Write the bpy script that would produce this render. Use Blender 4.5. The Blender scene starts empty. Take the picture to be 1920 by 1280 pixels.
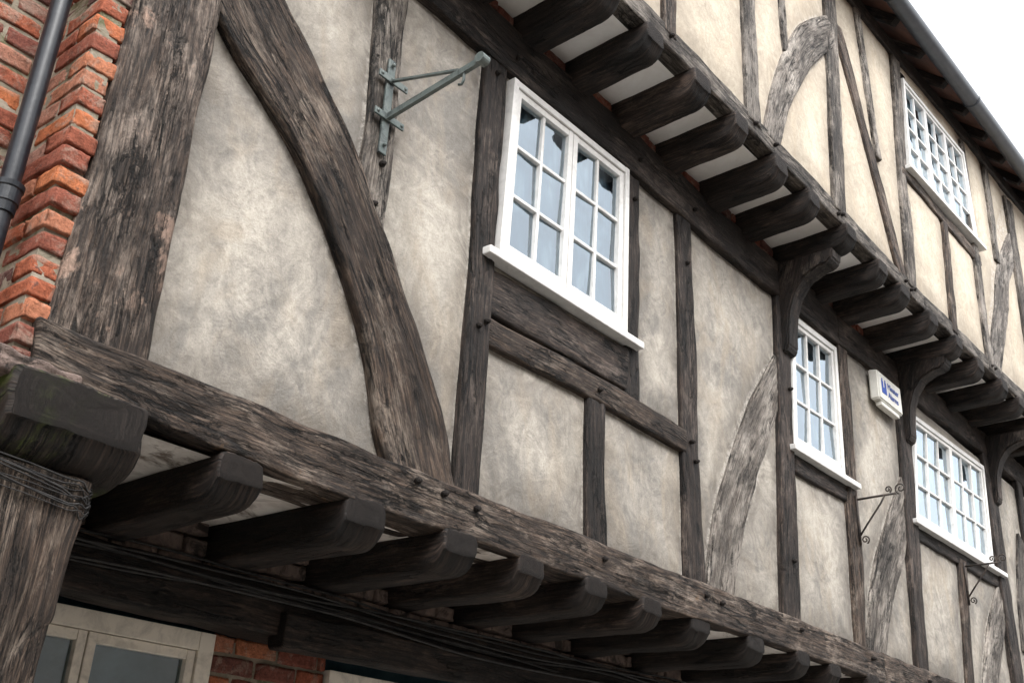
import bpy, bmesh, math, random
import numpy as np
from mathutils import Vector, Matrix, noise
random.seed(7)
S=bpy.context.scene
COL=S.collection
def link(o): COL.objects.link(o); return o
# ------------------------------------------------------------ materials
def newmat(name):
    m=bpy.data.materials.new(name); m.use_nodes=True
    nt=m.node_tree; nt.nodes.clear()
    return m,nt
def N(nt,t,ins=None,**props):
    n=nt.nodes.new(t)
    for k,v in props.items(): setattr(n,k,v)
    for k,v in (ins or {}).items():
        s=n.inputs[k]
        if isinstance(v,bpy.types.NodeSocket): nt.links.new(v,s)
        else: s.default_value=v
    return n
def c4(c): return (c[0],c[1],c[2],1)
def ramp(nt,fac,stops):
    r=N(nt,'ShaderNodeValToRGB',{'Fac':fac})
    e=r.color_ramp.elements
    while len(e)<len(stops): e.new(0.5)
    for i,(p,c) in enumerate(stops):
        e[i].position=p; e[i].color=c4(c) if not isinstance(c,(int,float)) else (c,c,c,1)
    return r.outputs['Color']
def mix(nt,fac,a,b,mode='MIX'):
    n=N(nt,'ShaderNodeMix',data_type='RGBA',blend_type=mode)
    for k,v in ((0,fac),(6,a),(7,b)):
        s=n.inputs[k]
        if isinstance(v,bpy.types.NodeSocket): nt.links.new(v,s)
        elif k==0: s.default_value=v
        else: s.default_value=c4(v) if len(v)==3 else v
    return n.outputs[2]
def math_(nt,op,a,b=0.0,clamp=False):
    n=N(nt,'ShaderNodeMath',operation=op,use_clamp=clamp)
    for i,v in enumerate((a,b)):
        if isinstance(v,bpy.types.NodeSocket): nt.links.new(v,n.inputs[i])
        else: n.inputs[i].default_value=v
    return n.outputs[0]
def vmul(nt,v,s):
    n=N(nt,'ShaderNodeVectorMath',{0:v,1:s},operation='MULTIPLY'); return n.outputs[0]
def noi(nt,v,scale,detail=4,rough=.55,dist=0.0):
    return N(nt,'ShaderNodeTexNoise',{'Vector':v,'Scale':scale,'Detail':detail,'Roughness':rough,'Distortion':dist}).outputs['Fac']
def finish(nt,col,rough,bumps,spec=.3,metal=0.0):
    p=N(nt,'ShaderNodeBsdfPrincipled',{'Base Color':col if isinstance(col,bpy.types.NodeSocket) else c4(col),'Roughness':rough,'Metallic':metal})
    p.inputs['Specular IOR Level'].default_value=spec
    nrm=None
    for h,st,di in bumps:
        b=N(nt,'ShaderNodeBump',{'Height':h,'Strength':st,'Distance':di})
        if nrm is not None: nt.links.new(nrm,b.inputs['Normal'])
        nrm=b.outputs['Normal']
    if nrm is not None: nt.links.new(nrm,p.inputs['Normal'])
    o=N(nt,'ShaderNodeOutputMaterial',{'Surface':p.outputs[0]})
    return p
def mat_timber(name,dark,mid,light,silver,sil_lo,sil_hi,patch=None,plo=.6,phi=.66,bump=1.0):
    m,nt=newmat(name)
    g=N(nt,'ShaderNodeAttribute',attribute_name='grain').outputs['Vector']
    fib=noi(nt,vmul(nt,g,(6,95,95)),1.0,5,.7,.3)
    fine=noi(nt,vmul(nt,g,(40,320,320)),1.0,3,.7)
    crm=noi(nt,vmul(nt,g,(2.6,8,8)),1.0,3,.6)
    pat=noi(nt,vmul(nt,g,(4.5,11,11)),1.0,7,.8,.5)
    big=noi(nt,vmul(nt,g,(2.0,3.6,3.6)),1.0,6,.68,.4)
    knot=noi(nt,vmul(nt,g,(11,18,18)),1.0,4,.7,.8)
    pos=N(nt,'ShaderNodeNewGeometry').outputs['Position']
    blot=noi(nt,pos,2.3,6,.65,.4)
    def vor(sc,am):
        wv=N(nt,'ShaderNodeVectorMath',{0:vmul(nt,g,sc),1:math_(nt,'MULTIPLY',pat,am)},operation='ADD').outputs[0]
        return N(nt,'ShaderNodeTexVoronoi',{'Vector':wv,'Scale':1.0},feature='DISTANCE_TO_EDGE').outputs['Distance']
    v1=vor((1.9,26,26),1.8); v2=vor((6,80,80),2.4)
    col=ramp(nt,fib,[(.34,dark),(.5,mid),(.66,light)])
    sf=ramp(nt,math_(nt,'ADD',math_(nt,'MULTIPLY',pat,.5),math_(nt,'ADD',math_(nt,'MULTIPLY',fib,.2),math_(nt,'MULTIPLY',big,.3))),[(sil_lo,0),(sil_hi,1)])
    sc=mix(nt,fib,[x*.45 for x in silver],[min(1,x*1.45) for x in silver])
    col=mix(nt,sf,col,sc)
    if patch:
        pf=ramp(nt,math_(nt,'ADD',math_(nt,'MULTIPLY',blot,.7),math_(nt,'MULTIPLY',pat,.3)),[(plo,0),(phi,1)])
        col=mix(nt,pf,col,patch)
    hide=math_(nt,'MULTIPLY',ramp(nt,crm,[(.42,1),(.54,0)]),.10)
    c1=ramp(nt,math_(nt,'ADD',v1,hide),[(.014,.03),(.06,1)])
    c2=ramp(nt,math_(nt,'ADD',v2,math_(nt,'MULTIPLY',hide,.6)),[(.01,.35),(.09,1)])
    cm=mix(nt,1.0,c1,c2,'MULTIPLY')
    col=mix(nt,.93,col,cm,'MULTIPLY')
    col=mix(nt,.7,col,ramp(nt,fine,[(.3,.5),(.62,1.2)]),'MULTIPLY')
    col=mix(nt,.65,col,ramp(nt,knot,[(.34,.3),(.5,1.08)]),'MULTIPLY')
    col=mix(nt,.8,col,ramp(nt,big,[(.36,.38),(.62,1.25)]),'MULTIPLY')
    rnd=N(nt,'ShaderNodeObjectInfo').outputs['Random']
    rr=math_(nt,'ADD',math_(nt,'MULTIPLY',rnd,.4),.8)
    hs=N(nt,'ShaderNodeHueSaturation',{'Value':rr,'Saturation':1.12,'Color':col})
    finish(nt,hs.outputs[0],.70,[(c1,.9*bump,.012),(c2,.7*bump,.005),(fib,.7*bump,.006),(knot,.5*bump,.010),(fine,.45*bump,.003)],.30)
    return m
def mat_plaster(name,light,mid,dark,grime,warm,k=1.0):
    m,nt=newmat(name)
    pos=N(nt,'ShaderNodeNewGeometry').outputs['Position']
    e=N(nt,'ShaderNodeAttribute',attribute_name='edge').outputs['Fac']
    n1=noi(nt,pos,1.5,6,.6,1.0); n2=noi(nt,vmul(nt,pos,(1,1,.8)),4.5,7,.66,2.2); n3=noi(nt,pos,130,3,.7)
    n4=noi(nt,pos,26,8,.75,.8); n5=noi(nt,vmul(nt,pos,(1.3,1.3,.6)),2.6,5,.6,1.5)
    n6=noi(nt,pos,7,5,.62,3.0)
    a=math_(nt,'ADD',math_(nt,'MULTIPLY',n1,.58),math_(nt,'ADD',math_(nt,'MULTIPLY',n2,.26),math_(nt,'MULTIPLY',n6,.16)))
    col=ramp(nt,a,[(.42,dark),(.50,mid),(.58,light)])
    col=mix(nt,ramp(nt,n5,[(.5,0),(.66,.5)]),col,warm)
    col=mix(nt,.5,col,ramp(nt,n4,[(.3,.7),(.6,1.1)]),'MULTIPLY')
    col=mix(nt,.55,col,ramp(nt,n3,[(.3,.7),(.6,1.12)]),'MULTIPLY')
    col=mix(nt,.3,col,ramp(nt,n6,[(.36,.75),(.6,1.1)]),'MULTIPLY')
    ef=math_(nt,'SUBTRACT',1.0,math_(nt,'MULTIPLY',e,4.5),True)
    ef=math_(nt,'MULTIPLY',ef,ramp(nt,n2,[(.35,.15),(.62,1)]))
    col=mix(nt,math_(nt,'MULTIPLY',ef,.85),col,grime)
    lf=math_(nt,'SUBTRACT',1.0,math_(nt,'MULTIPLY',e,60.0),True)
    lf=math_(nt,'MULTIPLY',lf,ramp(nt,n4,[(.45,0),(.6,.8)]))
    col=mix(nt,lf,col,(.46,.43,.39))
    strokes=noi(nt,vmul(nt,pos,(10,10,26)),1.0,5,.6,2.0)
    finish(nt,col,.92,[(n2,.25*k,.03),(n6,.12*k,.015),(strokes,.16*k,.008),(n4,.32*k,.006),(n3,.42*k,.003)],.15)
    return m
def mat_paint(name,c,rough=.5,dirt=.12,bump=.25):
    m,nt=newmat(name)
    pos=N(nt,'ShaderNodeNewGeometry').outputs['Position']
    n=noi(nt,pos,14,6,.7,.5); n2=noi(nt,pos,90,3,.6)
    col=mix(nt,ramp(nt,n,[(.46,0),(.74,1)]),c,[x*(1-dirt*3) for x in c])
    finish(nt,col,rough,[(n,bump,.004),(n2,bump,.001)],.35)
    return m
def mat_brick():
    m,nt=newmat('brick_material')
    pos=N(nt,'ShaderNodeNewGeometry').outputs['Position']
    t=N(nt,'ShaderNodeAttribute',attribute_name='tint').outputs['Fac']
    base=ramp(nt,t,[(0,(.11,.055,.05)),(.25,(.22,.072,.05)),(.6,(.36,.108,.056)),(.85,(.46,.155,.066)),(1,(.33,.18,.14))])
    n=noi(nt,pos,30,7,.7,.4); n2=noi(nt,pos,150,4,.7); n3=noi(nt,pos,9,7,.75,.6)
    col=mix(nt,.85,base,ramp(nt,n,[(.32,.4),(.62,1.2)]),'MULTIPLY')
    col=mix(nt,ramp(nt,n3,[(.52,0),(.62,.6)]),col,(.32,.25,.20))
    col=mix(nt,ramp(nt,n,[(.58,0),(.67,.8)]),col,(.08,.055,.05))
    col=mix(nt,.7,col,ramp(nt,n2,[(.3,.5),(.6,1.2)]),'MULTIPLY')
    finish(nt,col,.9,[(n,.9,.012),(n2,.8,.004)],.2)
    return m
def mat_simple(name,a,b,scale,rough=.85,bump=.5,dist=.01,metal=0,spec=.25,c=None):
    m,nt=newmat(name)
    pos=N(nt,'ShaderNodeNewGeometry').outputs['Position']
    n=noi(nt,pos,scale,8,.7,.5); n2=noi(nt,pos,scale*6,4,.7)
    col=mix(nt,ramp(nt,n,[(.38,0),(.62,1)]),a,b)
    if c: col=mix(nt,ramp(nt,noi(nt,pos,scale*.7,5,.7,1),[(.52,0),(.62,1)]),col,c)
    finish(nt,col,rough,[(n,bump,dist),(n2,bump*.7,dist*.25)],spec,metal)
    return m
def mat_glass():
    m,nt=newmat('window_glass')
    pos=N(nt,'ShaderNodeNewGeometry').outputs['Position']
    w=noi(nt,pos,5,2,.5,.3)
    b=N(nt,'ShaderNodeBump',{'Height':w,'Strength':.10,'Distance':.01}).outputs[0]
    gl=N(nt,'ShaderNodeBsdfGlossy',{'Color':(.80,.91,1,1),'Roughness':.03,'Normal':b})
    tr=N(nt,'ShaderNodeBsdfTransparent',{'Color':(.78,.9,.94,1)})
    fr=N(nt,'ShaderNodeFresnel',{'IOR':1.55,'Normal':b}).outputs[0]
    f=math_(nt,'ADD',math_(nt,'MULTIPLY',fr,1.8),.12,True)
    mx=N(nt,'ShaderNodeMixShader',{0:f,1:tr.outputs[0],2:gl.outputs[0]})
    N(nt,'ShaderNodeOutputMaterial',{'Surface':mx.outputs[0]})
    return m
M={}
M['dark']=mat_timber('timber_dark',(.006,.0045,.004),(.022,.016,.013),(.058,.041,.033),(.115,.094,.081),.51,.64)
M['joist']=mat_timber('timber_joist',(.005,.004,.0035),(.017,.012,.0095),(.048,.033,.026),(.088,.064,.052),.52,.66)
M['brown']=mat_timber('timber_brown',(.011,.008,.0065),(.047,.033,.025),(.115,.081,.061),(.185,.155,.129),.50,.62,bump=1.1)
M['grey']=mat_timber('timber_grey',(.015,.0125,.011),(.058,.048,.040),(.14,.118,.10),(.215,.193,.170),.47,.61)
M['silver']=mat_timber('timber_silver',(.032,.026,.022),(.115,.097,.083),(.21,.182,.158),(.29,.266,.238),.44,.60,bump=1.1)
M['sill']=mat_timber('timber_sill',(.009,.007,.006),(.043,.031,.024),(.108,.078,.060),(.185,.155,.131),.50,.61,(.17,.10,.055),.585,.625,1.2)
M['post']=mat_timber('timber_patched',(.010,.0075,.006),(.045,.032,.025),(.115,.083,.064),(.21,.175,.149),.49,.61,(.30,.215,.172),.56,.595,1.4)
M['moss']=mat_timber('timber_mossy',(.007,.006,.005),(.022,.016,.013),(.055,.041,.033),(.10,.085,.074),.54,.66,(.055,.07,.018),.50,.57,1.1)
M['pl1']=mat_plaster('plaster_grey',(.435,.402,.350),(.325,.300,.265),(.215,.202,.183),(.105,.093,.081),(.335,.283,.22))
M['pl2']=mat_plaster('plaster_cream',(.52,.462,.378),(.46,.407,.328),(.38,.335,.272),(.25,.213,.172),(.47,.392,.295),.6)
M['white']=mat_paint('white_paint',(.66,.65,.63),.45,.08)
M['cream']=mat_paint('cream_paint',(.76,.70,.61),.55,.14,.6)
M['soffit']=mat_simple('soffit_plaster',(.88,.86,.83),(.78,.75,.71),4,.9,.3,.01)
M['soffit2']=mat_simple('dusty_soffit_plaster',(.72,.69,.65),(.52,.48,.44),4,.9,.3,.01,c=(.18,.15,.125))
M['brick']=mat_brick()
M['mortar']=mat_simple('lime_mortar',(.32,.275,.22),(.20,.175,.13),9,.95,.9,.02,c=(.12,.115,.065))
M['pink']=mat_simple('pink_mortar',(.27,.20,.17),(.14,.107,.095),14,.95,1.0,.03,c=(.05,.042,.038))
M['black']=mat_simple('black_iron_paint',(.006,.008,.012),(.015,.018,.023),20,.30,.25,.003,0,.38)
M['gutter']=mat_simple('grey_gutter_paint',(.030,.035,.043),(.048,.053,.062),10,.4,.2,.003,0,.4)
M['iron']=mat_simple('green_grey_iron',(.075,.098,.095),(.12,.14,.133),18,.5,.4,.003,0,.4,c=(.045,.055,.055))
M['rust']=mat_simple('wrought_iron',(.03,.028,.028),(.07,.055,.045),30,.6,.4,.003)
M['cable']=mat_simple('cable_sheath',(.012,.012,.013),(.04,.038,.037),20,.55,.2,.002)
M['interior']=mat_simple('dark_interior',(.02,.02,.02),(.035,.033,.03),2,.9,.1)
M['shop']=mat_simple('shop_reflection_teal',(.025,.07,.10),(.08,.15,.18),3,.9,.1)  # teal glass reflection, painted onto the room box behind the shop panes
M['alarm']=mat_paint('alarm_plastic',(.66,.65,.60),.4,.06,.05)
M['blue']=mat_simple('blue_lettering',(.02,.06,.30),(.02,.07,.34),20,.5,.05,.001)
M['stone']=mat_simple('stone_paving',(.40,.38,.35),(.30,.28,.26),3,.8,.5,.02)
M['render']=mat_simple('pale_render',(.70,.67,.62),(.60,.57,.52),3,.9,.3,.01)
M['tile']=mat_simple('roof_tiles',(.16,.075,.05),(.09,.05,.04),5,.85,.6,.02)
M['glass']=mat_glass()
def mat_curtain():
    m,nt=newmat('net_curtain_reflected_tones')
    pos=N(nt,'ShaderNodeNewGeometry').outputs['Position']
    n=noi(nt,vmul(nt,pos,(3.4,3.4,2.2)),1.3,2,.5,.6)
    n2=noi(nt,vmul(nt,pos,(30,30,2)),1.0,3,.6)
    col=ramp(nt,n,[(.40,(.03,.06,.09)),(.50,(.14,.20,.25)),(.62,(.55,.60,.62))])  # pane reflections and dim room painted into the curtain as dark-blue and pale blotches
    col=mix(nt,.5,col,ramp(nt,n2,[(.3,.6),(.65,1.1)]),'MULTIPLY')
    finish(nt,col,.9,[])
    return m
M['curtain']=mat_curtain()
# ------------------------------------------------------------ object helpers
def empty(name,loc,parent=None):
    e=link(bpy.data.objects.new(name,None)); e.location=loc; e.empty_display_size=.2
    if parent: adopt(e,parent)
    return e
def adopt(o,parent):
    o.parent=parent
    o.matrix_parent_inverse=Matrix.Translation(parent.location).inverted()
def mk(name,v,f,mat,parent=None,smooth=True,grain=None,edge=None,tint=None):
    me=bpy.data.meshes.new(name); me.from_pydata([tuple(p) for p in v],[],f); me.update()
    if grain is not None:
        a=me.attributes.new('grain','FLOAT_VECTOR','POINT'); a.data.foreach_set('vector',[x for g in grain for x in g])
    for nm,arr in (('edge',edge),('tint',tint)):
        if arr is not None:
            a=me.attributes.new(nm,'FLOAT','POINT'); a.data.foreach_set('value',list(arr))
    me.materials.append(mat)
    if smooth: me.polygons.foreach_set('use_smooth',[True]*len(me.polygons))
    o=link(bpy.data.objects.new(name,me))
    if parent: adopt(o,parent)
    return o
def cr(P,n):
    P=[Vector(p) for p in P]
    if len(P)==2: return [P[0].lerp(P[1],i/(n-1)) for i in range(n)]
    Q=[P[0]*2-P[1]]+P+[P[-1]*2-P[-2]]
    out=[]
    segs=len(P)-1
    for i in range(n):
        t=i/(n-1)*segs; k=min(int(t),segs-1); u=t-k
        a,b,c,d=Q[k:k+4]
        out.append(.5*((2*b)+(c-a)*u+(2*a-5*b+4*c-d)*u*u+(3*b-a-3*c+d)*u*u*u))
    return out
def prof(a,b,r,k=6):
    ru=min(.45,r/a); rv=min(.45,r/b)
    pts=[]
    def side(p,q,n): 
        for i in range(n): 
            t=i/n; pts.append((p[0]+(q[0]-p[0])*t,p[1]+(q[1]-p[1])*t))
    A=(-1+ru,1);B=(1-ru,1);C=(1,1-rv);Dd=(1,-1+rv);E=(1-ru,-1);F=(-1+ru,-1);G=(-1,-1+rv);H=(-1,1-rv)
    mid=lambda p,q,s:((p[0]+q[0])/2+s[0]*.2*ru,(p[1]+q[1])/2+s[1]*.2*rv)
    side(A,B,k); pts.append(B); pts.append(mid(B,C,(1,1)))
    side(C,Dd,max(3,k//2)); pts.append(Dd); pts.append(mid(Dd,E,(1,-1)))
    side(E,F,max(3,k//2)); pts.append(F); pts.append(mid(F,G,(-1,-1)))
    side(G,H,max(3,k//2)); pts.append(H); pts.append(mid(H,A,(-1,1)))
    return pts
TIMB={'a':[], 'b':[]}
def sweep(name,C,U,V,mat,parent,r=.015,amp=.006,nose=0,k=6,seed=None,nl=.13):
    """C centres, U half-width vectors, V half-height vectors (v=+1 is the weathered face)"""
    a=U[len(U)//2].length; b=V[len(V)//2].length
    pr=prof(a,b,r,k); n=len(pr); sd=random.random()*50 if seed is None else seed
    s=[0]
    for i in range(1,len(C)): s.append(s[-1]+(C[i]-C[i-1]).length)
    L=s[-1]; verts=[];gr=[];faces=[]
    m=len(C)
    rings=[(0,.90,0)]+[(i,1.0,0) for i in range(m)]+[(m-1,.93,1)]
    for ri,(i,sc,e) in enumerate(rings):
        tang=(C[min(i+1,m-1)]-C[max(i-1,0)]).normalized()
        off=tang*(.008 if (ri==len(rings)-1) else (-.008 if ri==0 else 0))
        ss=s[i]
        for (u,v) in pr:
            uu,vv=u*sc,v*sc
            lift=0
            if nose and ss>L-nl and vv<.6:
                t=min(1,(ss-(L-nl))/nl); lift=nose*(1-math.sqrt(max(0,1-t*t*.96)))*(0.6-vv)/1.6
            p=C[i]+U[i]*uu+V[i]*vv+off
            d=noise.noise(Vector((ss*2.0+sd,u*a*6,v*b*6+sd)))*amp*1.1+noise.noise(Vector((ss*6+sd,u*a*60,v*b*60)))*amp*.9
            d-=max(0,noise.noise(Vector((ss*2.5+sd*2,u*a*9,v*b*9)))-.28)*amp*3
            nd=(U[i].normalized()*(u**3)+V[i].normalized()*(v**3))
            p=p+nd*d
            if lift: p=p+V[i].normalized()*lift
            verts.append(p); gr.append((ss+sd,u*a+sd,v*b+sd*.7))
    R=len(rings)
    for i in range(R-1):
        for j in range(n):
            j2=(j+1)%n
            faces.append((i*n+j,i*n+j2,(i+1)*n+j2,(i+1)*n+j))
    for ri,sg in ((0,0),(R-1,1)):
        c=sum((verts[ri*n+j] for j in range(n)),Vector())/n
        ids=[]
        for j in range(n):
            p=c.lerp(verts[ri*n+j],.5); ids.append(len(verts)); 
            p=p+Vector((noise.noise(p*20),noise.noise(p*20+Vector((9,9,9))),0))*amp*.6
            verts.append(p); g=gr[ri*n+j]; gr.append((g[0],g[1]*.9,g[2]*.9))
        for j in range(n):
            j2=(j+1)%n
            q=(ri*n+j,ri*n+j2,ids[j2],ids[j]); faces.append(q if sg else q[::-1])
        verts.append(c); gr.append((s[0]+sd,sd,sd)); cc=len(verts)-1
        for j in range(n):
            j2=(j+1)%n
            q=(ids[j],ids[j2],cc); faces.append(q if sg else q[::-1])
    o=mk(name,verts,faces,mat,parent,True,gr)
    bm=bmesh.new(); bm.from_mesh(o.data); bmesh.ops.recalc_face_normals(bm,faces=bm.faces); bm.to_mesh(o.data); bm.free()
    return o
def timber(name,L,R,front,depth,mat,parent,key='a',amp=.006,r=.014,k=6,reg=True):
    L3=[(p[0],0,p[1]) for p in L]; R3=[(p[0],0,p[1]) for p in R]
    ln=sum((Vector(L3[i+1])-Vector(L3[i])).length for i in range(len(L3)-1))
    n=max(6,int(ln/.026))
    l=cr(L3,n); rr=cr(R3,n)
    C=[];U=[];V=[]
    for i in range(n):
        wob=noise.noise(Vector((i*.07+L[0][0]*7,L[0][1],3)))*amp
        c=(l[i]+rr[i])/2; c.y=front+depth/2
        u=(rr[i]-l[i])/2
        C.append(c+u.normalized()*wob); U.append(u); V.append(Vector((0,-depth/2,0)))
        if reg and i%2==0: TIMB[key].append((c.x,c.z,u.length))
    return sweep(name,C,U,V,mat,parent,r,amp,k=k)
def vt(name,x0t,x1t,zt,x0b,x1b,zb,mat,parent,front=-.012,depth=.12,key='a',amp=.006):
    xm=(x0t+x0b)/2+random.uniform(-.01,.01); xn=(x1t+x1b)/2+random.uniform(-.01,.01); zm=(zt+zb)/2
    return timber(name,[(x0t,zt),(xm,zm),(x0b,zb)],[(x1t,zt),(xn,zm),(x1b,zb)],front,depth,mat,parent,key,amp)
def ht(name,pts,h,mat,parent,front=-.012,depth=.12,key='a',amp=.006,reg=True):
    return timber(name,[(x,z+h) for x,z in pts],[(x,z) for x,z in pts],front,depth,mat,parent,key,amp,reg=reg)
def addbox(bm,x0,x1,y0,y1,z0,z1,bev=.003):
    r=bmesh.ops.create_cube(bm,size=1); vs=r['verts']
    for v in vs: v.co=Vector(((x0+x1)/2+v.co.x*(x1-x0),(y0+y1)/2+v.co.y*(y1-y0),(z0+z1)/2+v.co.z*(z1-z0)))
    if bev:
        es=list({e for v in vs for e in v.link_edges})
        bmesh.ops.bevel(bm,geom=es,offset=bev,segments=2,affect='EDGES',profile=.6)
def bmobj(name,bm,mat,parent,smooth=False):
    me=bpy.data.meshes.new(name); bm.to_mesh(me); bm.free(); me.materials.append(mat)
    if smooth: me.polygons.foreach_set('use_smooth',[True]*len(me.polygons))
    o=link(bpy.data.objects.new(name,me))
    if parent: adopt(o,parent)
    return o
def boxobj(name,x0,x1,y0,y1,z0,z1,mat,parent,bev=.004):
    bm=bmesh.new(); addbox(bm,x0,x1,y0,y1,z0,z1,bev); return bmobj(name,bm,mat,parent)
def tube(V,F,P,r,n=8):
    P=[Vector(p) for p in P]; base=len(V)
    for i,p in enumerate(P):
        t=(P[min(i+1,len(P)-1)]-P[max(i-1,0)]).normalized()
        a=t.orthogonal().normalized() if i==0 else (a-t*a.dot(t)).normalized()
        b=t.cross(a)
        for j in range(n):
            an=2*math.pi*j/n; V.append(p+(a*math.cos(an)+b*math.sin(an))*r)
    for i in range(len(P)-1):
        for j in range(n):
            F.append((base+i*n+j,base+i*n+(j+1)%n,base+(i+1)*n+(j+1)%n,base+(i+1)*n+j))
    F.append(tuple(base+j for j in range(n))[::-1]); F.append(tuple(base+(len(P)-1)*n+j for j in range(n)))
def tubeobj(name,P,r,n,mat,parent,smooth=True):
    V=[];F=[]; tube(V,F,P,r,n); return mk(name,V,F,mat,parent,smooth)
# ------------------------------------------------------------ brickwork
TV={};TF=[]; GRD=[-1,-.93,-.6,-.2,.2,.6,.93,1]; nb=len(GRD)-1
def tvi(p):
    k=tuple(round(x,3) for x in p)
    if k not in TV: TV[k]=len(TV)
    return TV[k]
for ax in range(3):
    for sg in (-1,1):
        o1,o2=(ax+1)%3,(ax+2)%3
        for i in range(nb):
            for j in range(nb):
                q=[]
                for (di,dj) in ((0,0),(1,0),(1,1),(0,1)):
                    p=[0,0,0]; p[ax]=sg; p[o1]=GRD[i+di]; p[o2]=GRD[j+dj]; q.append(tvi(p))
                TF.append(tuple(q if sg>0 else q[::-1]))
TVL=[Vector(k) for k in TV]
def bricks(name,boxes,parent,mat=None,rough=1.0):
    V=[];F=[];T=[]
    for (x0,x1,y0,y1,z0,z1,t) in boxes:
        rot=Matrix.Rotation(random.uniform(-.02,.02),3,'Y')@Matrix.Rotation(random.uniform(-.03,.03),3,'Z')
        c=Vector(((x0+x1)/2,(y0+y1)/2,(z0+z1)/2)); hx,hy,hz=(x1-x0)/2,(y1-y0)/2,(z1-z0)/2
        sd=Vector((random.random()*99,0,0)); base=len(V)
        for q in TVL:
            k=sum(1 for w in q if abs(w)>.99)
            p=Vector((q.x*hx,q.y*hy,q.z*hz))
            if k>=2:
                ch=max(0,noise.noise(p*22+sd))*.012
                for i in range(3):
                    if abs(q[i])>.99: p[i]-=math.copysign((.002 if k==2 else .004)+ch,q[i])
            nn=noise.noise_vector(p*45+sd)*.0035*rough+noise.noise_vector(p*12+sd)*.003*rough
            V.append(c+rot@(p+nn)); T.append(t)
        F+=[tuple(base+i for i in f) for f in TF]
    return mk(name,V,F,mat or M['brick'],parent,True,tint=T)
def coursing(x0,x1,y0,y1,z0,z1,L=.22,H=.066,J=.013,tm=1.0):
    out=[];z=z0;row=0
    while z<z1:
        x=x0-(L/2 if row%2 else 0)
        while x<x1-.02:
            a=max(x,x0)+random.uniform(0,.004); b=min(x+L-J,x1)
            if b-a>.03: out.append((a,b,y0+random.uniform(-.006,.006),y1,z+random.uniform(-.002,.002),z+H,random.random()*tm))
            x+=L
        z+=H+J; row+=1
    return out
# ------------------------------------------------------------ windows
def window(name,quad,front,cas,cols,rows,parent,mat,sill=None,frame=.05,curt=True,depth=.075,CF=.030):
    TL,TR,BR,BL=quad
    w=(Vector(TR)-Vector(TL)).length; h=(Vector(TL)-Vector(BL)).length
    def mp(x,z):
        u=x/w; v=z/h
        top=Vector(TL).lerp(Vector(TR),u); bot=Vector(BL).lerp(Vector(BR),u)
        return bot.lerp(top,v)
    e=empty(name,((TL[0]+TR[0])/2,front,BL[1]),parent)
    def bx(bm,x0,x1,y0,y1,z0,z1,bev=.003):
        b2=bmesh.new(); addbox(b2,x0,x1,y0,y1,z0,z1,bev)
        for v in b2.verts: q=mp(v.co.x,v.co.z); v.co.x=q.x; v.co.z=q.y
        me=bpy.data.meshes.new('t'); b2.to_mesh(me); b2.free(); bm.from_mesh(me); bpy.data.meshes.remove(me)
    F=frame; y0=front; y1=front+depth
    b1=bmesh.new()
    bx(b1,0,F,y0,y1,0,h); bx(b1,w-F,w,y0,y1,0,h); bx(b1,F,w-F,y0+.002,y1,h-F,h); bx(b1,F,w-F,y0+.002,y1,0,F)
    b3=bmesh.new()
    GV=[];GF=[]
    cw=(w-2*F)/cas; MT=.018
    for c in range(cas):
        a=F+c*cw+.003; b=a+cw-.006; z0=F+.003; z1=h-F-.003; cy=front+.012
        bx(b3,a,a+CF,cy,cy+.045,z0,z1); bx(b3,b-CF,b,cy,cy+.045,z0,z1)
        bx(b3,a+CF,b-CF,cy+.002,cy+.045,z0,z0+CF*1.15); bx(b3,a+CF,b-CF,cy+.002,cy+.045,z1-CF,z1)
        ia,ib=a+CF,b-CF; iz0,iz1=z0+CF*1.15,z1-CF
        pw=(ib-ia)/cols; ph=(iz1-iz0)/rows
        for i in range(1,cols): bx(b3,ia+i*pw-MT/2,ia+i*pw+MT/2,cy+.008,cy+.04,iz0,iz1,.004)
        for j in range(1,rows): bx(b3,ia,ib,cy+.011,cy+.04,iz0+j*ph-MT/2,iz0+j*ph+MT/2,.004)
        for i in range(cols):
            for j in range(rows):
                tx=random.uniform(-.009,.009); tz=random.uniform(-.009,.009)
                b0=len(GV)
                for (sx,sz) in ((0,0),(1,0),(1,1),(0,1)):
                    q=mp(ia+(i+sx)*pw,iz0+(j+sz)*ph)
                    GV.append(Vector((q.x,cy+.028+(sx-.5)*tx+(sz-.5)*tz,q.y)))
                GF.append((b0,b0+1,b0+2,b0+3))
    bmobj('frame',b1,mat,e); bmobj('casement',b3,mat,e)
    mk('glass',GV,GF,M['glass'],e,False)
    if curt:
        V=[];Fc=[];nx=int(w/.012)
        for i in range(nx+1):
            x=i/nx*(w+.04)-.02
            for zz in (-.02,h+.03):
                q=mp(x,zz); V.append(Vector((q.x,front+.085+.005*math.sin(x*75+math.sin(x*9)*2),q.y)))
        for i in range(nx): Fc.append((2*i,2*i+2,2*i+3,2*i+1))
        mk('curtain',V,Fc,M['curtain'],e)
    if sill:
        (sx0,sx1,sz0,sz1,sp)=sill
        bm=bmesh.new(); addbox(bm,0,1,front-sp,front+.05,0,.038,.006)
        for v in bm.verts:
            x=sx0+(sx1-sx0)*v.co.x; v.co.z+=sz0+(sz1-sz0)*v.co.x; v.co.x=x
        bmobj('sill',bm,mat,e)
    return e
# ------------------------------------------------------------ the setting
g=mk('ground',[(-150,-150,0),(150,-150,0),(150,150,0),(-150,150,0)],[(0,1,2,3)],M['stone'],None,False); g['kind']='structure'
r_=mk('street',[(-40,-5,.004),(60,-5,.004),(60,.8,.004),(-40,.8,.004)],[(0,1,2,3)],M['stone'],None,False); r_['kind']='structure'
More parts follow.
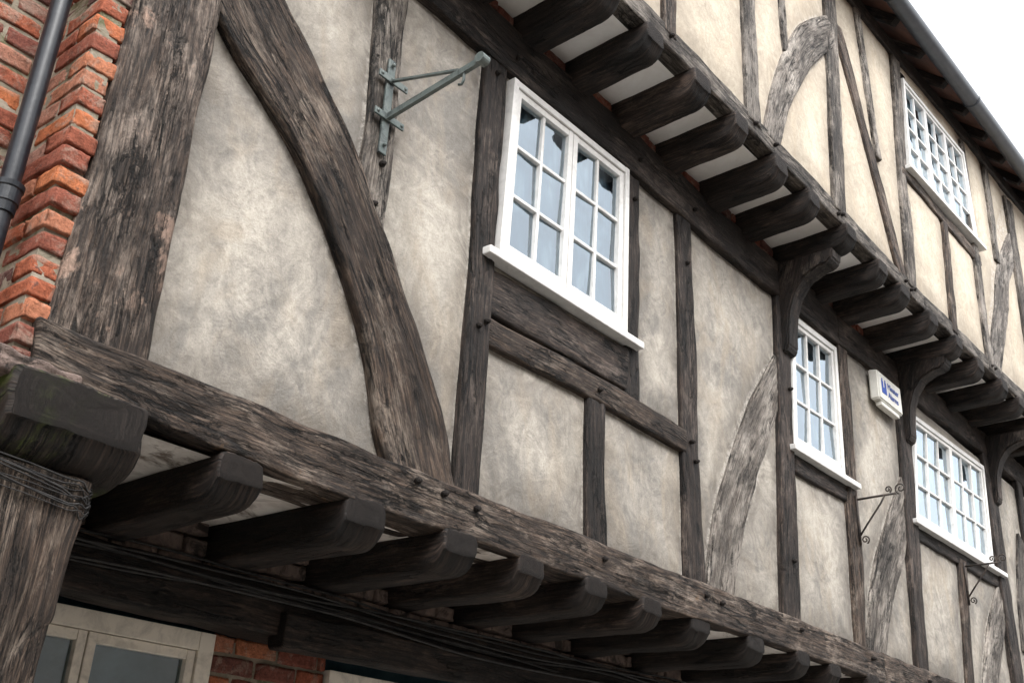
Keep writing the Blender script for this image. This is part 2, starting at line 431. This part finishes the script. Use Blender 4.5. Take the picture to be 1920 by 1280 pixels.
# ------------------------------------------------------------ the timber-framed house
H=empty('timber_framed_house',(1.3,0,0))
H['label']='old jettied timber-framed house with dark oak and grey plaster'; H['category']='house'
XE=17.0
WIN=[((3.19,4.98),(4.20,5.0),(4.18,3.99),(3.15,3.98)),((6.20,4.95),(6.93,4.97),(6.89,3.99),(6.10,3.97)),((8.45,4.95),(10.25,5.02),(10.12,4.03),(8.22,4.0))]
timber('post',[(1.255,5.05),(1.262,4.3),(1.265,3.6),(1.250,3.1),(1.235,2.80)],[(1.575,5.05),(1.57,4.28),(1.58,3.65),(1.572,3.2),(1.58,2.80)],-.048,.30,M['post'],H,amp=.009,r=.018,k=20)
timber('brace',[(1.35,4.55),(1.60,4.19),(1.85,3.99),(2.03,3.84),(2.20,3.64),(2.34,3.43),(2.45,3.23),(2.53,3.0),(2.62,2.82)],
 [(1.60,4.80),(1.84,4.49),(2.07,4.25),(2.28,4.02),(2.49,3.71),(2.64,3.49),(2.79,3.27),(2.91,3.08),(2.99,2.82)],-.035,.14,M['brown'],H,amp=.008,r=.018,k=18)
timber('stud',[(2.29,5.05),(2.33,4.28),(2.32,3.9),(2.36,3.68)],[(2.48,5.05),(2.48,4.38),(2.49,3.9),(2.47,3.66)],-.010,.12,M['grey'],H)
timber('stud',[(3.0,5.02),(2.99,4.4),(3.0,3.8),(2.985,2.82)],[(3.165,5.02),(3.15,4.4),(3.15,3.76),(3.135,2.82)],-.018,.13,M['dark'],H)
vt('stud',4.225,4.34,5.0,4.20,4.33,3.66,M['dark'],H,-.014)
vt('stud',4.735,4.89,5.0,4.76,4.95,2.82,M['dark'],H,-.016)
vt('stud',3.88,4.03,3.55,3.89,4.05,2.82,M['dark'],H,-.014)
vt('stud',6.00,6.18,5.02,5.83,6.05,2.82,M['dark'],H,-.024)
vt('stud',7.00,7.18,5.04,6.88,7.06,2.82,M['brown'],H,-.014)
vt('stud',8.14,8.38,5.1,7.92,8.13,2.82,M['dark'],H,-.024)
vt('stud',9.2,9.38,3.92,8.99,9.18,2.82,M['brown'],H,-.014)
vt('stud',10.30,10.58,5.2,10.28,10.56,2.82,M['dark'],H,-.024)
for x in (11.3,12.1,13.0,13.9,14.8,15.9): vt('stud',x+.1,x+.3,5.3,x,x+.2,2.82,M['dark'],H,-.016)
timber('brace',[(6.0,4.60),(5.62,4.14),(5.34,3.72),(5.12,3.32),(5.01,3.0),(4.97,2.82)],[(6.16,4.52),(5.92,4.10),(5.68,3.70),(5.46,3.33),(5.34,3.05),(5.27,2.82)],-.008,.12,M['silver'],H,amp=.006,r=.02,k=12)
timber('brace',[(8.1,4.36),(7.62,3.80),(7.25,3.30),(7.06,2.82)],[(8.24,4.22),(7.98,3.70),(7.62,3.25),(7.36,2.82)],-.008,.12,M['silver'],H,amp=.006,r=.02,k=12)
timber('brace',[(10.35,4.0),(9.85,3.5),(9.55,3.1),(9.4,2.82)],[(10.45,3.8),(10.18,3.40),(9.9,3.05),(9.76,2.82)],-.008,.12,M['silver'],H,amp=.006,r=.02,k=8)
timber('brace',[(11.2,4.6),(10.9,4.0),(10.75,3.4)],[(11.4,4.5),(11.2,3.9),(11.05,3.4)],-.008,.12,M['grey'],H)
ht('rail',[(3.14,3.53),(3.9,3.54),(4.78,3.53)],.135,M['brown'],H,-.016)
ht('rail',[(3.14,3.675),(3.7,3.69),(4.22,3.69)],.235,M['dark'],H,-.009,.1,amp=.008)
ht('rail',[(6.15,3.80),(6.98,3.82)],.13,M['dark'],H,-.008)
ht('rail',[(8.3,3.86),(10.3,3.88)],.13,M['dark'],H,-.008)
timber('sill_beam',[(1.22,2.858),(1.62,2.855),(2.07,2.85),(2.64,2.845),(3.6,2.845),(4.5,2.84),(5.6,2.85),(7.2,2.845)],[(1.24,2.72),(1.62,2.68),(2.07,2.66),(2.64,2.65),(3.6,2.65),(4.5,2.645),(5.6,2.655),(7.2,2.65)],-.058,.24,M['sill'],H,'a',.006,k=14,r=.012)
ht('sill_beam',[(7.205,2.65),(9,2.65),(12,2.66),(XE,2.66)],.20,M['brown'],H,-.055,.24,amp=.006)
ht('wall_plate',[(1.2,5.0),(2.5,5.02),(3.2,5.0),(4.2,5.02),(4.9,5.0),(6,5.0),(7.0,5.03)],.28,M['dark'],H,-.028,.2,amp=.008)
ht('wall_plate',[(7.005,5.03),(8,5.08),(10.3,5.17),(12,5.2),(XE,5.2)],.24,M['dark'],H,-.026,.2,amp=.008)
# upper storey (jettied by half a metre)
UY=-.49
def zl(x): return 5.44+max(0,x-8)*.045
def ze(x): return 7.82+max(0,x-6.6)*.10
ht('jetty_beam',[(1.0,5.43),(3,5.42),(5,5.43),(7.6,5.43)],.145,M['grey'],H,UY+.004,.11,key='b',amp=.005)
ht('jetty_beam',[(7.605,5.43),(8.5,zl(8.5)),(10.5,zl(10.5)),(13,zl(13)),(XE,zl(XE))],.14,M['grey'],H,UY+.004,.11,key='b',amp=.005)
f2=UY+.010
def us(xt0,xt1,zt,xb0,xb1,zb,m,nm='stud',fr=-.014): vt(nm,xt0,xt1,zt,xb0,xb1,zb,M[m],H,f2+fr,.12,'b')
us(2.9,3.05,7.85,2.88,3.04,5.52,'grey')
us(3.82,3.95,7.85,3.84,3.97,5.52,'brown')
us(4.80,4.97,7.85,4.76,4.92,5.52,'silver')
us(5.33,5.43,7.85,5.36,5.45,6.42,'silver',fr=-.006)
us(6.20,6.40,7.85,5.97,6.16,5.52,'grey')
us(6.80,6.90,7.85,6.90,6.99,6.45,'silver')
us(7.58,7.76,7.9,7.27,7.44,5.52,'grey')
us(9.37,9.50,8.05,9.14,9.30,5.52,'silver')
us(8.40,8.52,6.62,8.24,8.36,5.52,'brown')
us(10.80,11.05,8.15,10.60,10.85,5.52,'grey')
us(10.1,10.25,8.15,10.0,10.14,7.0,'silver')
for x in (11.9,12.8,13.7,14.6,15.6,16.6): us(x+.1,x+.25,8.4,x,x+.15,5.6,'grey')
timber('brace',[(6.22,7.34),(5.72,6.90),(5.40,6.45),(5.15,5.98),(4.98,5.54)],[(6.28,7.05),(5.86,6.62),(5.60,6.28),(5.37,5.93),(5.19,5.54)],f2-.011,.11,M['silver'],H,'b',.005,.02,8)
timber('brace',[(6.28,7.35),(6.62,6.6),(6.88,6.05),(7.10,5.54)],[(6.46,7.35),(6.80,6.6),(7.06,6.05),(7.28,5.54)],f2-.006,.11,M['brown'],H,'b',.005,.014)
timber('brace',[(10.8,7.7),(10.1,7.0),(9.6,6.2),(9.15,5.54)],[(10.95,7.5),(10.4,6.85),(9.95,6.15),(9.5,5.54)],f2-.006,.11,M['silver'],H,'b',.006,.02)
ht('rail',[(7.45,6.60),(9.42,6.64)],.12,M['brown'],H,f2-.01,.12,'b')
ht('wall_plate',[(1.0,7.80),(6.6,7.82),(9,ze(9)),(12,ze(12)),(XE,ze(XE))],.16,M['dark'],H,UY-.01,.14,'b')
WU=[((7.74,7.72),(9.34,7.86),(9.36,6.87),(7.62,6.74))]
def inquad(x,z,q,m=.022):
    TL,TR,BR,BL=q
    if z>max(TL[1],TR[1])-m or z<min(BL[1],BR[1])+m: return False
    t=(z-BL[1])/(TL[1]-BL[1]); return BL[0]+(TL[0]-BL[0])*t+m< x <BR[0]+(TR[0]-BR[0])*t-m
def sheet(name,x0,x1,z0,z1,y,wins,key,mat,st=.025,top=None):
    nx=int((x1-x0)/st); nz=int((z1-z0)/st)
    X,Z=np.meshgrid(np.linspace(x0,x1,nx+1),np.linspace(z0,z1,nz+1),indexing='ij')
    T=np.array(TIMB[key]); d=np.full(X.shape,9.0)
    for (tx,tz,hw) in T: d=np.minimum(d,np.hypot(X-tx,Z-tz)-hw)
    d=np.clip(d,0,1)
    V=[];E=[]
    for i in range(nx+1):
        for j in range(nz+1):
            x=X[i,j];z=Z[i,j]
            dy=noise.noise(Vector((x*1.6,z*1.6,y*9)))*.008+noise.noise(Vector((x*6,z*6,y*9+5)))*.003
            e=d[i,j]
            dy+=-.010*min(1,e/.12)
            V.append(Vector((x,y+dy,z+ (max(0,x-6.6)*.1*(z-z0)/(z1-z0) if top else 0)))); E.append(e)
    F=[];w=nz+1
    for i in range(nx):
        for j in range(nz):
            xc=(X[i,j]+X[i+1,j])/2; zc=(Z[i,j]+Z[i,j+1])/2
            if top: zc+=max(0,xc-6.6)*.1*(zc-z0)/(z1-z0)
            if any(inquad(xc,zc,q) for q in wins): continue
            F.append((i*w+j,(i+1)*w+j,(i+1)*w+j+1,i*w+j+1))
    return mk(name,V,F,mat,H,True,edge=E)
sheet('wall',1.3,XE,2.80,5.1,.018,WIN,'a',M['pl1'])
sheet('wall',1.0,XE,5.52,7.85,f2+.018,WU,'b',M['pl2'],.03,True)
window('window',WIN[0],-.035,2,2,3,H,M['white'],(3.06,4.30,3.935,3.94,.025),frame=.036,CF=.036)
window('window',WIN[1],-.03,1,3,3,H,M['white'],(6.05,7.08,3.925,3.935,.03),frame=.04)
window('window',WIN[2],-.03,2,3,3,H,M['white'],(8.15,10.40,3.96,3.99,.03),frame=.04)
window('window',WU[0],UY-.02,3,2,4,H,M['white'],(7.55,9.5,6.685,6.835,.03),frame=.035,CF=.026)
boxobj('rear_range',1.30,XE,.34,6,2.75,7.7,M['interior'],H,0)
boxobj('upper_room',1.02,XE,-.22,.335,5.62,7.7,M['interior'],H,0)
boxobj('shop_room',1.52,XE,1.05,6,0,2.745,M['shop'],H,0)
mk('soffit',[(1.0,-.385,5.42),(8,-.385,5.42),(XE,-.385,zl(XE)-.02),(1.0,.30,5.40),(8,.30,5.40),(XE,.30,zl(XE)-.04)],[(0,1,4,3),(1,2,5,4)],M['soffit'],H,False)
mk('soffit',[(1.3,.0,2.652),(XE,.0,2.652),(XE,1.1,2.652),(1.3,1.1,2.652)],[(0,1,2,3)],M['soffit2'],H,False)
bricks('infill',coursing(2.0,8.0,.02,.1,5.27,5.39,.2,.06,.012,.4),H)
bricks('infill',coursing(1.6,7.5,.70,.9,2.46,2.63,.2,.06,.012),H,M['pink'])
# joists
ux=[1.5,2.0,2.48,2.95,3.39,3.81,4.28,4.72,5.23,5.68,6.22,6.78,7.23,7.77,8.33,8.92,9.53,10.1,10.7,11.3,11.9,12.6,13.3,14.0,14.7,15.5,16.3]
for i,x in enumerate(ux):
    w=random.uniform(.145,.175); h=random.uniform(.172,.19); n=40
    y0=.3; y1=UY-.012+random.uniform(-.012,.010)
    zc=zl(x)-.002-h/2+random.uniform(-.005,.005)
    C=[Vector((x-w/2+random.uniform(-.001,.001),y0+(y1-y0)*t/(n-1),zc-.015*(1-t/(n-1)))) for t in range(n)]
    sweep('joist',C,[Vector((w/2,0,0))]*n,[Vector((0,0,h/2))]*n,M['joist'],H,r=.022,amp=.005,nose=.095,k=8,nl=.10)
lx=[(2.05,.18,.16),(2.60,.195,.165),(3.09,.19,.16),(3.52,.17,.155),(3.97,.165,.15),(4.42,.165,.145),(4.91,.18,.155),(5.50,.19,.155),(6.05,.17,.15),(6.50,.16,.15),(7.05,.17,.15),(7.6,.17,.15),(8.2,.17,.15),(8.8,.17,.15)]
for x,w,h in lx:
    n=50; y0=.9; y1=-.055+random.uniform(-.015,.012); zc=2.672-h/2+random.uniform(-.004,.004)
    tw=random.uniform(-.03,.03)
    C=[Vector((x-w/2+tw*(1-t/n),y0+(y1-y0)*t/(n-1),zc)) for t in range(n)]
    sweep('joist',C,[Vector((w/2,0,0))]*n,[Vector((0,0,h/2))]*n,M['joist'],H,r=.026,amp=.006,nose=.085,k=10,nl=.09)
n=56
C=[Vector((1.375,.95+(-.09-.95)*t/(n-1),2.578)) for t in range(n)]
sweep('corner_joist',C,[Vector((.205,0,0))]*n,[Vector((0,0,.118))]*n,M['moss'],H,r=.016,amp=.006,nose=.11,k=20,nl=.13)
C=[Vector((1.00+.36*t/29,.04,2.712-.0008*t)) for t in range(30)]
sweep('mortar_bed',C,[Vector((0,.11+.01*math.sin(t*.7),0)) for t in range(30)],[Vector((0,0,.032))]*30,M['pink'],H,r=.006,amp=.008,k=16)
timber('post',[(1.10,2.46),(1.12,1.9),(1.10,1.2),(1.10,0)],[(1.500,2.46),(1.48,2.1),(1.465,1.9),(1.46,0)],-.02,.32,M['brown'],H,'a',.007,.03,20,reg=False)
GY=.9
ht('bressummer',[(1.45,2.30),(2.4,2.30),(3.3,2.29),(5,2.3),(8,2.3),(12,2.3)],.20,M['joist'],H,.68,.2,amp=.006,reg=False)
ht('bressummer',[(2.78,2.25),(4,2.26),(5.4,2.28)],.14,M['joist'],H,.64,.1,amp=.006,reg=False)
window('window',((1.55,2.29),(2.62,2.29),(2.60,.8),(1.55,.8)),GY-.03,2,1,2,H,M['cream'],(1.5,2.66,.75,.75,.05),frame=.07,curt=False,CF=.036)
bricks('wall',coursing(2.635,3.22,GY,GY+.1,.1,2.28),H)
boxobj('wall',2.64,3.215,GY+.008,GY+.12,.1,2.28,M['mortar'],H,0)
window('window',((3.23,2.24),(4.9,2.24),(4.9,.8),(3.23,.8)),GY-.03,2,1,2,H,M['cream'],(3.2,4.95,.75,.75,.05),frame=.07,curt=False,CF=.036)
boxobj('wall',5.0,XE,GY,GY+.1,0,2.32,M['interior'],H,0)
boxobj('wall',1.52,2.63,GY+.02,GY+.12,0,.75,M['cream'],H,.004)
boxobj('wall',3.222,4.99,GY+.02,GY+.12,0,.75,M['cream'],H,.004)
# knee brackets
def bracket(x,zoff=0,s=1.0,w=.15):
    pr=[(0.02,-.66),(-.045,-.665),(-.07,-.62),(-.075,-.50),(-.09,-.38),(-.13,-.26),(-.20,-.165),(-.30,-.115),(-.37,-.105),(-.41,-.07),(-.42,0.0),(0.02,0.0)]
    bm=bmesh.new(); base=Vector((x,0,5.26+zoff))
    a=[bm.verts.new(base+Vector((0,y,z*s))) for y,z in pr]; b=[bm.verts.new(base+Vector((w,y,z*s))) for y,z in pr]
    bm.faces.new(a); bm.faces.new(b[::-1])
    for i in range(len(pr)):
        j=(i+1)%len(pr); bm.faces.new((a[j],a[i],b[i],b[j]))
    bmesh.ops.recalc_face_normals(bm,faces=bm.faces)
    bmesh.ops.bevel(bm,geom=list(bm.edges),offset=.012,segments=2,affect='EDGES')
    bmesh.ops.triangulate(bm,faces=[f for f in bm.faces if len(f.verts)>4])
    me=bpy.data.meshes.new('bracket'); bm.to_mesh(me); bm.free()
    at=me.attributes.new('grain','FLOAT_VECTOR','POINT')
    at.data.foreach_set('vector',[q for v in me.vertices for q in (v.co.z*1.0+x-v.co.y*.6,v.co.x+x,v.co.y+v.co.z*.3)])
    me.materials.append(M['dark']); o=link(bpy.data.objects.new('bracket',me)); adopt(o,H)
bracket(6.03); bracket(8.18,.04); bracket(10.42,.11); bracket(12.9,.2)
pm=bmesh.new(); bmesh.ops.create_icosphere(pm,subdivisions=2,radius=.014)
for v in pm.verts: v.co.y*=1.4; v.co+=noise.noise_vector(v.co*60)*.003
pme=bpy.data.meshes.new('peg'); pm.to_mesh(pme); pm.free(); pme.materials.append(M['dark'])
a_=pme.attributes.new('grain','FLOAT_VECTOR','POINT'); a_.data.foreach_set('vector',[q for v in pme.vertices for q in v.co])
for (x,y,z) in [(2.73,-.066,2.80),(2.88,-.066,2.79),(3.07,-.066,2.78),(3.95,-.066,2.77),(4.86,-.066,2.78),(5.02,-.066,2.77),(5.95,-.066,2.79),(7.0,-.066,2.78),(8.0,-.066,2.77),
  (3.07,-.03,4.93),(3.10,-.03,3.62),(3.05,-.03,3.58),(3.95,-.028,3.60),(4.82,-.028,3.60),(4.86,-.028,3.50),(6.09,-.034,4.35),(5.98,-.034,3.2),(2.42,-.022,4.05),(2.40,-.022,3.85),
  (4.82,-.026,4.7),(4.27,-.026,4.85),(3.2,-.045,5.1),(4.3,-.045,5.12),(4.9,-.045,5.1),
  (3.9,UY-.008,5.5),(4.84,UY-.008,5.5),(5.1,UY-.008,5.5),(6.07,UY-.008,5.5),(6.0,UY-.008,5.47),(7.2,UY-.008,5.5),(7.36,UY-.008,5.5),(7.3,UY-.008,5.47),(9.2,UY-.008,5.55),(9.3,UY-.008,5.56),(10.7,UY-.008,5.62)]:
    o=link(bpy.data.objects.new('peg',pme)); o.location=(x,y,z); adopt(o,H)
# eaves: rafters, roof, gutter
xs=[1.0,6.6,9,12,XE]
V=[];F=[]
for k,x in enumerate(xs):
    for (y,dz) in ((-.72,.05),(3.0,3.6),(7.0,.10)): V.append(Vector((x,y,ze(x)+dz)))
    for (y,dz) in ((-.72,.12),(3.0,3.70),(7.0,.17)): V.append(Vector((x,y,ze(x)+dz)))
for k in range(len(xs)-1):
    a=k*6;b=a+6
    F+=[(a,b,b+1,a+1),(a+1,b+1,b+2,a+2),(a+3,a+4,b+4,b+3),(a+4,a+5,b+5,b+4),(a,a+3,b+3,b),(a+2,b+2,b+5,a+5)]
mk('roof',V,F,M['tile'],H,False)
x=1.3
while x<XE-.2:
    z=ze(x)
    C=[Vector((x,-.3-.34*t/9,z+.40-.33*t/9)) for t in range(10)]
    sweep('rafter',C,[Vector((.04,0,0))]*10,[Vector((0,-.73,.68)).normalized()*.04]*10,M['joist'],H,r=.01,amp=.006,k=4)
    x+=.6
V=[];F=[];gx=[1.0+i*.25 for i in range(65)]
def zg(x): return ze(x)+.05-.014*max(0,x-9)
GYC=-.755; GR=.072
for i,x in enumerate(gx):
    z=zg(x)
    for R in (GR,GR-.007):
        for j in range(11):
            an=math.pi*j/10; V.append(Vector((x,GYC-R*math.cos(an),z-R*math.sin(an))))
for i in range(len(gx)-1):
    a=i*22;b=a+22
    for j in range(10): F.append((a+j,b+j,b+j+1,a+j+1)); F.append((a+11+j,a+12+j,b+12+j,b+11+j))
    F.append((a,a+11,b+11,b)); F.append((a+10,b+10,b+21,a+21))
mk('gutter',V,F,M['gutter'],H)
for x in (6.9,8.9,11.0,13.0):
    tubeobj('gutter_bracket',[(x,GYC-(GR+.001)*math.cos(math.pi*j/10),zg(x)-(GR+.001)*math.sin(math.pi*j/10)) for j in range(11)],.010,8,M['gutter'],H)
# ------------------------------------------------------------ neighbouring brick house
B=empty('brick_house',(0,.3,0)); B['label']='neighbouring house of weathered orange-red brick with deep mortar'; B['category']='house'
bx=[];z=2.63;row=0
while z<6.2:
    j=random.uniform(-.006,.006); hh=random.uniform(.055,.063); z1=z+hh; dz=random.uniform(-.002,.002)
    xl=1.172+j; xr=1.262+random.uniform(-.010,.010)+(.008 if row%2 else -.006)
    sp=.10 if row%2 else .205
    bx.append((xl,xr,-.03+random.uniform(-.010,.008),sp-.012,z+dz,z1+dz,random.random()**.8))
    bx.append((xl+random.uniform(-.004,.008),xr,sp,.325,z+dz,z1+dz,random.random()))
    z+=.0725; row+=1
bricks('pier',bx,B,None,1.1)
boxobj('pier_mortar',1.178,1.252,-.022,.33,2.62,6.2,M['mortar'],B,0)
bricks('wall',coursing(-.2,1.17,.30,.4,2.2,5.4,.225,.062,.011),B)
boxobj('wall',-4,1.20,.304,6,0,7,M['mortar'],B,0)
boxobj('roof',-4.1,1.2,.1,6.2,7.0,7.2,M['tile'],B,.01)
PX=1.09; PR=.030
Dp=empty('drainpipe',(PX,.075,0)); Dp['label']='black cast-iron drainpipe with collar on the brick wall'; Dp['category']='drainpipe'
tubeobj('pipe',[(PX,.075,z) for z in (0,1,2,3,3.2,4,5,6,6.9)],PR,28,M['black'],Dp)
for zc in (1.4,3.22,5.05):
    V=[];F=[]
    pf=[(-.050,PR),(-.048,.036),(-.018,.037),(-.015,.041),(.028,.041),(.032,.045),(.048,.046),(.051,PR)]
    for dz,rr_ in pf:
        for j in range(28): an=2*math.pi*j/28; V.append((PX+rr_*math.cos(an),.075+rr_*math.sin(an),zc+dz))
    for i in range(len(pf)-1):
        for j in range(28): F.append((i*28+j,i*28+(j+1)%28,(i+1)*28+(j+1)%28,(i+1)*28+j))
    mk('collar',V,F,M['black'],Dp,False)
# ------------------------------------------------------------ iron sign bracket
I=empty('sign_bracket',(2.41,-.02,4.3)); I['label']='empty grey-green iron sign bracket bolted to a stud'; I['category']='sign bracket'
y=-.028
bm=bmesh.new(); addbox(bm,2.388,2.428,y,y+.012,4.09,4.56,.003); addbox(bm,2.335,2.50,y-.010,y-.001,4.438,4.470,.003); addbox(bm,2.335,2.50,y-.010,y-.001,4.248,4.280,.003)
for (a,b) in ((2.35,4.455),(2.485,4.455),(2.35,4.265),(2.485,4.265),(2.408,4.53),(2.408,4.13),(2.408,4.455),(2.408,4.265)):
    r=bmesh.ops.create_icosphere(bm,subdivisions=2,radius=.009)
    for v in r['verts']: v.co+=Vector((a,y-.008,b))
bmobj('plate',bm,M['iron'],I)
bm=bmesh.new()
def bar(bm,p,q,w,h):
    p=Vector(p);q=Vector(q); r=bmesh.ops.create_cube(bm,size=1); d=q-p
    rot=d.to_track_quat('Y','Z').to_matrix()
    for v in r['verts']: v.co=(p+q)/2+rot@Vector((v.co.x*w,v.co.y*d.length,v.co.z*h))
bar(bm,(2.408,y,4.265),(2.408,-.53,4.315),.018,.028)
bar(bm,(2.408,y,4.45),(2.408,-.42,4.322),.015,.009)
bmobj('arm',bm,M['iron'],I)
tubeobj('eye',[(2.388,-.54,4.318),(2.430,-.54,4.318)],.023,16,M['iron'],I,False)
tubeobj('hook',[(2.408,-.45,4.31),(2.408,-.45,4.26),(2.408,-.44,4.245),(2.408,-.425,4.25)],.006,8,M['iron'],I)
# ------------------------------------------------------------ alarm box
A=empty('alarm_box',(7.85,-.02,4.9)); A['label']='cream plastic alarm box with blue logo and lettering'; A['category']='alarm box'
bm=bmesh.new(); r=bmesh.ops.create_cube(bm,size=1)
for v in r['verts']:
    s=.93 if v.co.y<0 else 1; v.co=Vector((7.80+v.co.x*.50*s,-.045+v.co.y*.07,4.905+v.co.z*.25*s))
bmesh.ops.bevel(bm,geom=list(bm.edges),offset=.010,segments=3,affect='EDGES'); bmobj('case',bm,M['alarm'],A)
boxobj('case_base',7.62,7.98,-.07,-.02,4.748,4.778,M['alarm'],A,.006)
def text(s,x,z,size,yy):
    cu=bpy.data.curves.new('lettering','FONT'); cu.body=s; cu.size=size; cu.extrude=.001
    o=link(bpy.data.objects.new('tmp',cu)); bpy.context.view_layer.update()
    me=bpy.data.meshes.new_from_object(o.evaluated_get(bpy.context.evaluated_depsgraph_get())); bpy.data.objects.remove(o)
    R=Matrix.Translation((x,yy,z))@Matrix.Rotation(math.pi/2,4,'X'); me.transform(R); me.materials.clear(); me.materials.append(M['blue'])
    o=link(bpy.data.objects.new('lettering',me)); adopt(o,A)
text('Minster',7.745,4.918,.072,-.0825); text('Alarms',7.745,4.845,.072,-.0825)
bm=bmesh.new()
for (a,b,c,d) in ((7.625,7.655,4.85,4.95),(7.685,7.715,4.85,4.95),(7.655,7.685,4.85,4.90),(7.633,7.647,4.95,4.972),(7.693,7.707,4.95,4.972)): addbox(bm,a,b,-.0835,-.0805,c,d,0)
bmobj('logo',bm,M['blue'],A)
def hang(x,z):
    e=empty('hanging_sign_bracket',(x,-.02,z)); e['label']='small scrolled wrought-iron hanging bracket on a stud'; e['category']='sign bracket'; e['group']='wrought-iron hanging brackets on the facade'
    V=[];F=[]
    tube(V,F,[(x,-.024,z+.03),(x,-.024,z-.32)],.009,8)
    tube(V,F,[(x,-.024,z),(x,-.30,z+.005)],.008,8)
    tube(V,F,[(x,-.03,z-.25),(x,-.10,z-.16),(x,-.19,z-.05),(x,-.22,z)],.007,8)
    mk('arm',V,F,M['rust'],e)
    for (cy,cz,sg,r0) in ((-.335,z+.035,1,.04),(-.06,z-.285,-1,.03),(-.25,z+.04,-1,.025)):
        tubeobj('scroll',[(x,cy+sg*r0*(1-t/26)*math.cos(t*.42-1.2),cz+r0*(1-t/26)*math.sin(t*.42-1.2)) for t in range(22)],.0055,6,M['rust'],e)
hang(7.06,3.86); hang(9.27,3.86)
# ------------------------------------------------------------ cables
K=empty('cable_bundle',(1.5,.8,2.5)); K['label']='bundle of old black cables strung along the beam'; K['category']='cables'
for c in range(6):
    pts=[];sd=random.random()*20
    for i in range(60):
        x=1.46+i*.075; pts.append((x,.662-.012*(c%3)+noise.noise(Vector((x*2,sd,0)))*.012,2.49-.018*c-.02*math.sin(x*2+sd)+noise.noise(Vector((x*1.3,sd,4)))*.02))
    tubeobj('cable',pts,.0045+.0015*(c%2),6,M['cable'],K)
for c in range(10):
    pts=[]; z=2.38+c*.009; sdc=random.random()*9
    for i in range(61):
        an=2*math.pi*i/60
        ex=abs(math.cos(an))**.35*math.copysign(1,math.cos(an)); ey=abs(math.sin(an))**.35*math.copysign(1,math.sin(an))
        wv=noise.noise(Vector((math.cos(an)*2.5,math.sin(an)*2.5,sdc)))
        pts.append((1.30+(.216+.006*wv)*ex,.14+(.178+.010*wv)*ey,z+.035*wv-.02*ex))
    tubeobj('cable',pts,.0016+.0007*(c%3),6,M['cable'],K)
# ------------------------------------------------------------ house across the street
O=empty('opposite_house',(4,-5.2,0)); O['label']='rendered house with sash windows across the narrow street'; O['category']='house'
boxobj('wall',-6,18,-10,-5.2,0,6.0,M['render'],O,.01)
mk('roof',[(-6.2,-5.0,6.0),(18.2,-5.0,6.0),(18.2,-7.6,8.0),(-6.2,-7.6,8.0),(-6.2,-10.2,6.0),(18.2,-10.2,6.0)],[(0,1,2,3),(3,2,5,4),(0,3,4),(1,5,2)],M['tile'],O,False)
for x in (-3,1,5,9,13):
    for z in (1.0,3.7):
        boxobj('window_frame',x,x+1.1,-5.19,-5.14,z,z+1.4,M['white'],O,.005); boxobj('window_glass',x+.08,x+1.02,-5.145,-5.13,z+.08,z+1.32,M['interior'],O,.002)
# ------------------------------------------------------------ light
w=bpy.data.worlds.new('World'); S.world=w; w.use_nodes=True; nt=w.node_tree; nt.nodes.clear()
sky=N(nt,'ShaderNodeTexSky',sky_type='NISHITA'); sky.sun_disc=False; sky.sun_elevation=math.radians(52); sky.sun_rotation=math.radians(200); sky.dust_density=4; sky.air_density=1.0
hs=N(nt,'ShaderNodeHueSaturation',{'Saturation':.12,'Value':3.7,'Color':sky.outputs[0]})
bg=N(nt,'ShaderNodeBackground',{'Color':hs.outputs[0],'Strength':.15}); N(nt,'ShaderNodeOutputWorld',{'Surface':bg.outputs[0]})
sl=bpy.data.lights.new('sun','SUN'); sl.energy=.9; sl.angle=math.radians(15); sl.color=(1,.98,.95)
so=link(bpy.data.objects.new('sun',sl)); az=math.radians(200)
dv=Vector((math.sin(az)*math.cos(math.radians(52)),math.cos(az)*math.cos(math.radians(52)),math.sin(math.radians(52))))
so.rotation_euler=dv.to_track_quat('Z','Y').to_euler(); so.location=dv*20
# ------------------------------------------------------------ camera (street level, looking up along the facade)
f=2018.0
a=Vector((1834,1031,f)).normalized(); b=Vector((220,-4340,f)).normalized(); c=b.cross(a).normalized(); b=a.cross(c).normalized()
cd=bpy.data.cameras.new('camera'); cam=link(bpy.data.objects.new('camera',cd))
cd.sensor_width=36; cd.lens=f/1920*36; cd.clip_end=500; cd.clip_start=.05
R=Matrix(((a.x,-a.y,-a.z),(c.x,-c.y,-c.z),(b.x,-b.y,-b.z)))
cam.matrix_world=Matrix.Translation((0,-2.8,1.6))@R.to_4x4()
S.camera=cam
S.view_settings.view_transform='Standard'; S.view_settings.look='None'; S.view_settings.exposure=0
